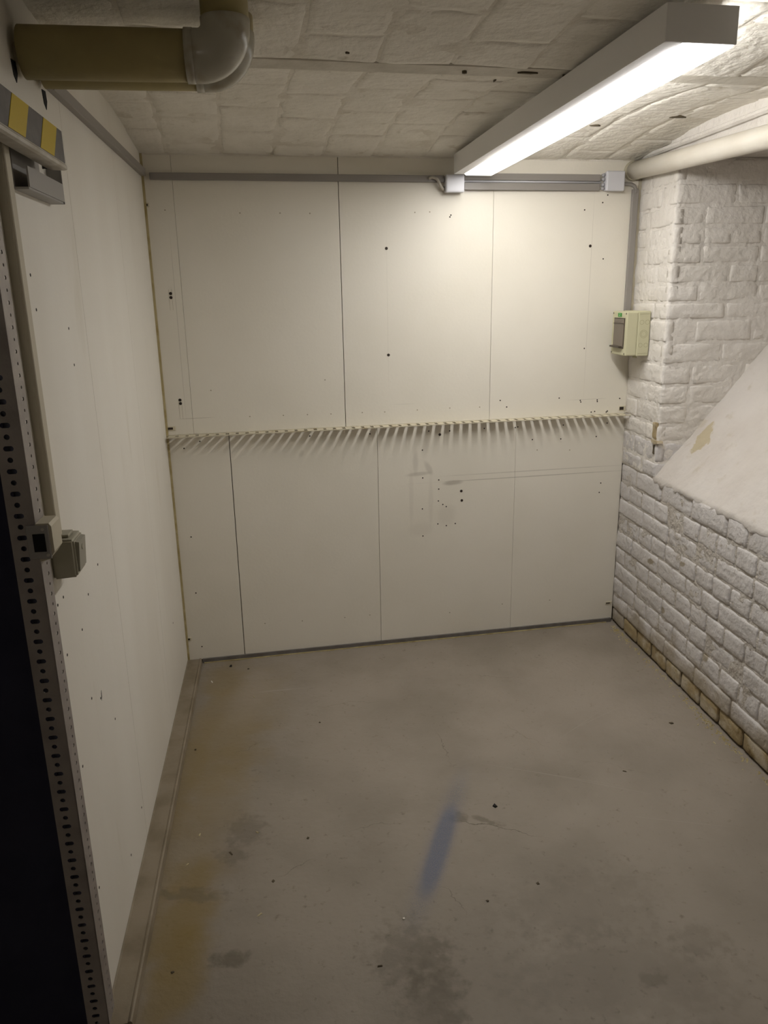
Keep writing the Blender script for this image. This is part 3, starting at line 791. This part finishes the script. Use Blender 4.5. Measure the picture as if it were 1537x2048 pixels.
# junction boxes
def jbox(label, u0, u1, z0, z1, d, glands):
    t = thing('junction_box', label, 'junction box', T(FB, (u0 + u1) / 2, 0, z0), 'junction boxes on the back wall')
    obj('box_body', nbox(u0 + .003, u1 - .003, -d * .6, 0, z0 + .003, z1 - .003, bev=.004, seg=2), m_jbox, t, FB, smooth=False)
    obj('lid', nbox(u0, u1, -d, -d * .55, z0, z1, bev=.006, seg=3), m_jbox, t, FB)
    for gx, gz, dx in glands:
        bm = bmesh.new(); tube(bm, [(gx, -d * .35, gz), (gx + dx * .5, -d * .35, gz), (gx + dx, -d * .35, gz)], [.007, .0075, .005], 10)
        obj('cable_gland', bm, m_jgland, t, FB, smooth=True)
jbox('square white junction box under the far end of the lamp', 1.172, 1.250, 1.964, 2.032, .042, [(1.174, 2.012, -.010), (1.174, 1.982, -.010)])
jbox('square white junction box in the right back corner beside the drain pipe', 1.862, 1.944, 1.974, 2.052, .042,
     [(1.864, 2.038, -.012), (1.864, 2.022, -.012), (1.864, 2.000, -.012), (1.864, 1.986, -.012)])
# thin white cable between the two trunkings, loose loop and the link to the vertical run
bm = bmesh.new(); tube(bm, [(1.250, -.008, 2.0105), (1.55, -.008, 2.0105), (1.852, -.008, 2.0105)], .0042, 8)
tag(obj('cable', bm, m_jbox, world_m=FB, smooth=True), 'thin white cable between the two grey trunkings', 'cable')
bm = bmesh.new()
P0 = [(1.105, -.022, 2.018), (1.120, -.026, 2.022), (1.138, -.027, 2.017), (1.148, -.027, 2.003), (1.154, -.025, 1.990), (1.164, -.022, 1.979), (1.178, -.018, 1.976)]
tube(bm, P0, .0055, 10)
tag(obj('cable', bm, m_cable, world_m=FB, smooth=True), 'short grey cable curling into the junction box below the lamp', 'cable')
bm = bmesh.new()
tube(bm, [(1.940, -.012, 2.004), (1.965, -.012, 2.006), (1.988, -.012, 2.004), (2.003, -.012, 1.997), (2.010, -.012, 1.985), (2.010, -.011, 1.970)], .0075, 10)
tag(obj('cable', bm, m_trunk, world_m=FB, smooth=True), 'grey cable bend from corner junction box into the vertical trunking', 'cable')

# ------------------------------------------------------------------ fuse box on the right wall
e = thing('fuse_box', 'beige surface fuse box with smoked window on the brick pier', 'fuse box', T(FR, .118, 0, 1.305))
EX0, EX1, EZ0, EZ1, ED = .042, .195, 1.306, 1.491, .107
obj('box_body', nbox(EX0, EX1, -.058, -.004, EZ0, EZ1, bev=.004), m_ebox, e, FR)
bm = bmesh.new(); box(bm, EX0 + .0015, EX1 - .0015, -ED, -.0575, EZ0 + .0015, EZ1 - .0015, bev=.005)
cov = obj('cover', bm, m_ebox, e, FR)
for x in (EX0 + .012, EX1 - .012):
    for z in (EZ0 + .010, EZ1 - .010):
        obj('screw', disc(bmesh.new(), (x, -ED + .001, z), .0035, -.002, 'y', 10), m_dark, cov, FR)
win = obj('window', nbox(EX0 + .028, EX1 - .024, -ED - .004, -ED + .004, EZ0 + .035, EZ1 - .032, bev=.002), m_window, e, FR, label='smoked window flap')
obj('window_frame', nbox(EX0 + .024, EX1 - .020, -ED - .0015, -ED + .003, EZ0 + .031, EZ1 - .028), m_dark, win, FR)
obj('window_ridge', nbox(EX0 + .030, EX1 - .026, -ED - .0065, -ED - .003, EZ1 - .052, EZ1 - .049), m_dark, win, FR)
obj('window_handle', nbox(EX0 + .026, EX1 - .030, -ED - .018, -ED, EZ0 + .034, EZ0 + .041, bev=.001), m_dark, win, FR, label='dark flap handle')
st = obj('sticker', nbox(EX0 + .060, EX0 + .096, -ED - .0012, -ED + .001, EZ1 - .024, EZ1 - .008), m_green, e, FR, label='green sticker')
bm = bmesh.new()
for (x0, z0, x1, z1) in ((.071, -.011, .085, -.0125), (.085, -.0125, .072, -.019), (.072, -.0195, .086, -.0205)):
    tube(bm, [(EX0 + x0, -ED - .0014, EZ1 + z0), (EX0 + x1, -ED - .0014, EZ1 + z1)], .0011, 5)
obj('print_mark', bm, m_greenl, st, FR)
# knock-outs on the side turned to the viewer
def ring(bm, y, z, r, w, x, h):
    n = 24
    a = [[bm.verts.new((xx, y + rr * math.cos(2 * math.pi * k / n), z + rr * math.sin(2 * math.pi * k / n))) for k in range(n)] for xx, rr in ((x, r), (x + h, r), (x + h, r - w), (x, r - w))]
    for i in range(4):
        for k in range(n): bm.faces.new((a[i][k], a[i][(k + 1) % n], a[(i + 1) % 4][(k + 1) % n], a[(i + 1) % 4][k]))
    return bm
zc = (EZ0 + EZ1) / 2
for y, z, r in ((-.042, zc + .047, .0095), (-.018, zc + .047, .0095), (-.031, zc - .001, .0165), (-.031, zc - .001, .0115), (-.042, zc - .047, .0090), (-.018, zc - .047, .0090)):
    obj('knockout', ring(bmesh.new(), y, z, r, .0011, EX1 - .0005, .0010), m_eline, e, FR)
for z in (EZ1 - .012, EZ0 + .011):
    obj('moulded_line', nbox(EX1 - .0005, EX1 + .0005, -.052, -.010, z - .0008, z + .0008), m_eline, e, FR)
obj('cable_gland', disc(bmesh.new(), (.12, -.03, EZ0 - .012), .009, .014, 'z', 12), m_ebox, e, FR)

# ------------------------------------------------------------------ white drain pipe along the right wall
d = thing('drain_pipe', 'white round drain pipe sloping along the top of the brick wall', 'pipe', T(FR, 0, -.042, 2.056))
bm = bmesh.new()
tube(bm, [(.02, -.042, 2.056), (.5, -.042, 2.0355), (1.0, -.042, 2.015), (2.3, -.042, 1.962)], .0355, 28)
obj('pipe', bm, m_pvc, d, FR, smooth=True)
bm = bmesh.new(); tube(bm, [(-.012, -.042, 2.0575), (.010, -.042, 2.0565), (.012, -.042, 2.0565), (.024, -.042, 2.056)], [.040, .040, .0385, .0380], 28)
obj('collar', bm, m_trunk2, d, FR, smooth=False)

# ------------------------------------------------------------------ insulated pipes at the upper left
def insulated(label, u, z, r, Lh, top):
    t = thing('insulated_pipe', label, 'pipe', T(FL, -u, 0, z), 'olive wrapped pipes through the left wall')
    rb = r * 1.16
    obj('pipe', tube(bmesh.new(), [(-u, -.012, z), (-u, -Lh * .5, z), (-u, -Lh + rb + .012, z)], [r, r, r * .985], 32), m_insul, t, FL, smooth=True)
    obj('bare_pipe', tube(bmesh.new(), [(-u, .03, z - .004), (-u, -.014, z - .004)], r * .45, 16), m_trunk2, t, FL, smooth=True)
    el = []
    for k in range(13):
        a = math.pi / 2 * k / 12
        el.append((-u, -(Lh - rb) - rb * math.sin(a), z + rb - rb * math.cos(a)))
    el = [(-u, -(Lh - rb) + .022, z)] + el + [(-u, -Lh, z + rb + .012)]
    bm = tube(bmesh.new(), el, r * 1.035, 32)
    obj('elbow', bm, m_elbow, t, FL, smooth=True, label='glossy grey elbow shell')
    sm = tube(bmesh.new(), [(-u, -(Lh - rb) + .026, z), (-u, -(Lh - rb) + .010, z)], r * 1.05, 32)
    obj('seam_band', sm, m_elbow, t, FL, smooth=True)
    obj('riser', tube(bmesh.new(), [(-u, -Lh, z + rb + .008), (-u, -Lh, top)], r, 32), m_insul, t, FL, smooth=True)
insulated('olive wrapped pipe with grey elbow, the nearer and lower in the picture corner', 1.473, 2.036, .0465, .398, 2.2)
insulated('olive wrapped pipe mostly hidden behind the nearer wrapped pipe', 1.335, 2.052, .0465, .405, 2.2)

# ------------------------------------------------------------------ slotted steel post at the left
def slotted(bm, w, z0, z1, pitch, thick, slots, cx):
    """flat bar in x (0..w) and z with through holes; slots: list of (half width, half height) used in turn"""
    n = int((z1 - z0) / pitch); k = 16
    for i in range(n):
        c = z0 + (i + .5) * pitch
        hw, hh = slots[i % len(slots)]
        outer = []; inner = []
        for j in range(k):
            a = 2 * math.pi * (j + .5) / k
            ca, sa = math.cos(a), math.sin(a)
            # outer rectangle hit by the ray
            sx = ((w - cx) if ca > 0 else cx) / max(abs(ca), 1e-6); sz = (pitch / 2) / max(abs(sa), 1e-6)
            s = min(sx, sz)
            outer.append((cx + ca * s, c + sa * s))
            inner.append((cx + max(-1, min(1, ca)) * hh + (hw - hh) * (1 if ca > 0 else -1), c + sa * hh))
        # add rectangle corners by snapping the outer points nearest to them
        for (qx, qz) in ((0, c - pitch / 2), (w, c - pitch / 2), (0, c + pitch / 2), (w, c + pitch / 2)):
            m = min(range(k), key=lambda q: (outer[q][0] - qx) ** 2 + (outer[q][1] - qz) ** 2)
            outer[m] = (qx, qz)
        F = [[bm.verts.new((x, y, z)) for x, z in pts] for y, pts in ((0, outer), (0, inner), (thick, inner), (thick, outer))]
        for j in range(k):
            j2 = (j + 1) % k
            for a, b in ((0, 1), (1, 2), (2, 3)):
                bm.faces.new((F[a][j], F[a][j2], F[b][j2], F[b][j]))
    # closed rims
    for x in (0, w):
        q = [bm.verts.new(p) for p in ((x, 0, z0), (x, thick, z0), (x, thick, z0 + n * pitch), (x, 0, z0 + n * pitch))]
        bm.faces.new(q)
    return bm
PU = 1.800
post = thing('slotted_post', 'dark perforated steel angle post at the left edge', 'post', T(FL, -PU, 0, 0))
FP = Matrix.Translation(BL + TL * PU + NL * .012) @ Matrix((-NL, -TL, Z)).transposed().to_4x4()      # front leaf: local x to the left, y away from the viewer
obj('front_leaf', slotted(bmesh.new(), .046, 0, 2.11, .0206, .002, [(.0088, .0048), (.0050, .0050)], .026), m_steel, post, FP)
FPs = Matrix.Translation(BL + TL * PU + NL * .012) @ Matrix((-TL, NL, Z)).transposed().to_4x4()
FPs = Matrix.Translation(BL + TL * PU + NL * .012) @ Matrix((-TL, -NL, Z)).transposed().to_4x4()      # side leaf along the wall
obj('side_leaf', slotted(bmesh.new(), .052, 0, 2.11, .0206, .002, [(.0050, .0034), (.0030, .0030)], .034), m_steel, post, FPs)
obj('foot_plate', nbox(-PU - .004, -PU + .055, -.014, .04, 0, .004), m_steel, post, FL)

# dark door leaf beside the post
FD = FP
bm = bmesh.new(); box(bm, .030, 1.25, .004, .045, .012, 2.10, bev=.003, seg=1)
o = obj('door_1', bm, m_navy, world_m=FD, kind='structure'); o['label'] = 'near black navy door leaf at the left edge'
bm = bmesh.new()
box(bm, .03, .055, .001, .005, .02, 2.09)
obj('door_edge', bm, m_navy, o, FD)
# strike box on the post
s = thing('lock_box', 'small grey lock box with black opening on the perforated post', 'lock', T(FL, -PU, 0, 1.13))
SX0, SX1 = -PU - .006, -PU + .050
bm = bmesh.new()
prism(bm, [(-.0126, 1.118), (-.030, 1.122), (-.040, 1.136), (-.040, 1.184), (-.036, 1.190), (-.0126, 1.190)], 'x', SX0 + .002, SX1)
obj('box_body', bm, m_trunk2, s, FL)
fp = obj('face_plate', nbox(SX0 - .001, SX0 + .003, -.0345, .004, 1.124, 1.187, bev=.0008, seg=1), m_steel2, s, FL)
obj('opening', nbox(SX0 - .0022, SX0 + .001, -.0275, -.0065, 1.138, 1.172), m_black, s, FL)
for z, y in ((1.180, -.025), (1.131, -.029)):
    obj('screw', disc(bmesh.new(), (SX0 - .001, y, z), .0028, -.0014, 'x', 10), m_alu, fp, FL)

# light switch
w_ = thing('light_switch', 'grey beige surface light switch on the left wall beside the post', 'switch', T(FL, -1.665, 0, 1.04))
KX0, KX1, KZ0, KZ1, KD = -1.702, -1.628, 1.044, 1.126, .046
bm = bmesh.new()
box(bm, KX0, KX1, -KD, 0, KZ0, KZ1)
for v in bm.verts:
    if v.co.y < -.02: v.co.x = (v.co.x - (KX0 + KX1) / 2) * .93 + (KX0 + KX1) / 2; v.co.z = (v.co.z - (KZ0 + KZ1) / 2) * .95 + (KZ0 + KZ1) / 2
bmesh.ops.bevel(bm, geom=bm.edges[:], offset=.004, segments=3, affect='EDGES')
obj('switch_body', bm, m_switch, w_, FL)
bm = bmesh.new()
prism(bm, [(-KD + .002, KZ0 + .010), (-KD - .0035, KZ0 + .012), (-KD - .008, KZ1 - .010), (-KD + .002, KZ1 - .008)], 'x', KX0 + .012, KX1 - .010)
rk = obj('rocker', bm, m_rocker, w_, FL)
obj('indicator', disc(bmesh.new(), ((KX0 + KX1) / 2, -KD - .0055, KZ1 - .026), .006, -.0025, 'y', 14), m_switch, rk, FL)
bm = nbox(KX0 + .018, KX1 - .018, -.034, -.010, KZ1 - .001, KZ1 + .005, bev=.0015)
obj('cable_entry', bm, m_switch, w_, FL)

# ------------------------------------------------------------------ hazard-taped door head and the bracket below it
hb = thing('hazard_rail', 'overhead door rail with yellow and black hazard tape', 'rail', T(FL, -1.6, 0, 1.83))
XR0, XR1 = -2.05, -1.452
bm = bmesh.new()
prism(bm, [(-.016, 1.903), (-.060, 1.903), (-.0605, 1.842), (-.064, 1.838), (-.064, 1.832), (-.058, 1.830), (-.030, 1.831), (-.030, 1.836), (-.054, 1.838), (-.054, 1.897), (-.016, 1.897)], 'x', XR0, XR1)
obj('rail_profile', bm, m_alu, hb, FL)
obj('rail_end', nbox(XR1 - .003, XR1, -.059, -.016, 1.833, 1.902), m_tape, hb, FL)
obj('tape_base', nbox(XR0, XR1, -.0612, -.0598, 1.8435, 1.9025), m_tape, hb, FL)
for a, b in ((-1.491, -1.582), (-1.672, -1.761), (-1.852, -1.94)):
    bm = bmesh.new()
    prism(bm, [(a, 1.902), (b, 1.902), (b - .044, 1.8438), (a - .044, 1.8438)], 'y', -.0620, -.0606)
    obj('tape_stripe', bm, m_yellow, hb, FL)
obj('rail_web', nbox(XR0, XR1 - .003, -.024, -.016, 1.85, 1.903), m_alu, hb, FL)
bk_ = thing('steel_bracket', 'grey steel channel bracket on the left wall under the taped rail', 'bracket', T(FL, -1.48, 0, 1.78))
bm = bmesh.new(); box(bm, -1.61, -1.362, -.030, -.027, 1.780, 1.816)
obj('front_flange', bm, m_steel2, bk_, FL)
obj('web', nbox(-1.61, -1.362, -.028, 0, 1.776, 1.780), m_steel2, bk_, FL)
obj('end_tab', nbox(-1.364, -1.360, -.030, 0, 1.776, 1.846), m_steel2, bk_, FL)
obj('back_plate', nbox(-1.61, -1.43, -.004, 0, 1.780, 1.85), m_steel2, bk_, FL)

# ------------------------------------------------------------------ small litter on the floor
def chip(x, y, kind, seed, s=1.0):
    r = random.Random(seed); bm = bmesh.new()
    if kind == 'wood':
        l, w, h = .011 * s, .0035 * s, .0025
        box(bm, -l, l, -w, w, 0, h)
    else:
        l, w, h = .007 * s, .006 * s, .005 * s
        box(bm, -l, l, -w, w, 0, h)
    for v in bm.verts:
        v.co.x *= r.uniform(.6, 1.2); v.co.y *= r.uniform(.5, 1.2)
        if v.co.z > 0: v.co.z *= r.uniform(.6, 1.3); v.co.x *= .8; v.co.y *= .8
    return bm, Matrix.Translation((x, y, 0)) @ Matrix.Rotation(r.uniform(0, 3.1), 4, 'Z')
def litter(name, x, y, kind, m, label, cat, s=1.0, group=None):
    bm, M = chip(x, y, kind, int(x * 1000 + y * 77), s)
    tag(obj(name, bm, m, world_m=M), label, cat, group)
litter('plastic_chip', .337, 2.088, 'lump', m_blackchip, 'small black chip right of the blue paint streak', 'chip', 1.1)
litter('pebble', .033, 1.638, 'lump', m_whitechip, 'tiny white pebble left of the lower end of the blue streak', 'pebble', .6)
litter('wood_chip', -.349, 1.66, 'wood', m_wood, 'pale wood splinter lying left of the blue streak', 'chip', .7)
litter('wood_chip', -.747, 2.941, 'wood', m_whitechip, 'pale paper scrap on the floor near the left back corner', 'chip', .8)
litter('wood_chip', -.547, 2.808, 'wood', m_wood, 'yellowish wood scrap on the floor near the back wall', 'chip', .6)
litter('plastic_chip', -.692, 3.08, 'lump', m_blackchip, 'black chip on the floor at the foot of the back wall', 'chip', .9)
litter('nut_shell', 1.072, 2.553, 'lump', m_browncrumb, 'dark curled scrap on the floor near the brick wall', 'scrap', 1.1)
litter('nut_shell', -.47, 1.895, 'wood', m_browncrumb, 'brown twig bit on the floor near the steel rail', 'scrap', .8)
for x, y, k, m, lb in (
        (1.167, 2.54, 'wood', m_wood, 'pale wood chip beside the dark curled scrap near the brick wall'),
        (1.178, 2.42, 'wood', m_wood, 'pale wood chip nearest the foot of the brick wall'),
        (-.58, 1.978, 'wood', m_wood, 'pale splinter close to the steel rail, halfway along it'),
        (-.406, 1.985, 'wood', m_wood, 'pale splinter beside the damp spot left of the blue streak'),
        (-.587, 1.851, 'wood', m_wood, 'pale splinter touching the yellow stain by the steel rail'),
        (1.094, 3.277, 'wood', m_wood, 'pale chip in the right back corner of the floor'),
        (-.03, 1.492, 'wood', m_browncrumb, 'thin brown splinter left of the dark stain in the foreground'),
        (.804, 2.26, 'wood', m_browncrumb, 'thin brown splinter on the open floor right of the blue streak'),
        (-.61, 3.053, 'lump', m_browncrumb, 'dark crumb at the back wall left of the first board joint'),
        (-.329, 1.78, 'lump', m_browncrumb, 'dark crumb between the steel rail and the blue streak, nearer one'),
        (-.248, 1.954, 'lump', m_browncrumb, 'dark crumb between the steel rail and the blue streak, farther one'),
        (.26, 1.694, 'lump', m_browncrumb, 'dark crumb just right of the lower end of the blue streak'),
        (.408, 1.754, 'lump', m_browncrumb, 'dark crumb farther right of the lower end of the blue streak'),
        (-.535, 1.485, 'lump', m_browncrumb, 'dark crumb in the yellow stain at the front left'),
        (-.70, 2.435, 'lump', m_browncrumb, 'dark crumb lying against the steel rail'),
        (-.261, 2.604, 'lump', m_browncrumb, 'dark crumb in the middle of the rear floor')):
    litter('wood_chip' if k == 'wood' else 'crumb', x, y, k, m, lb, 'chip' if k == 'wood' else 'crumb', .6)
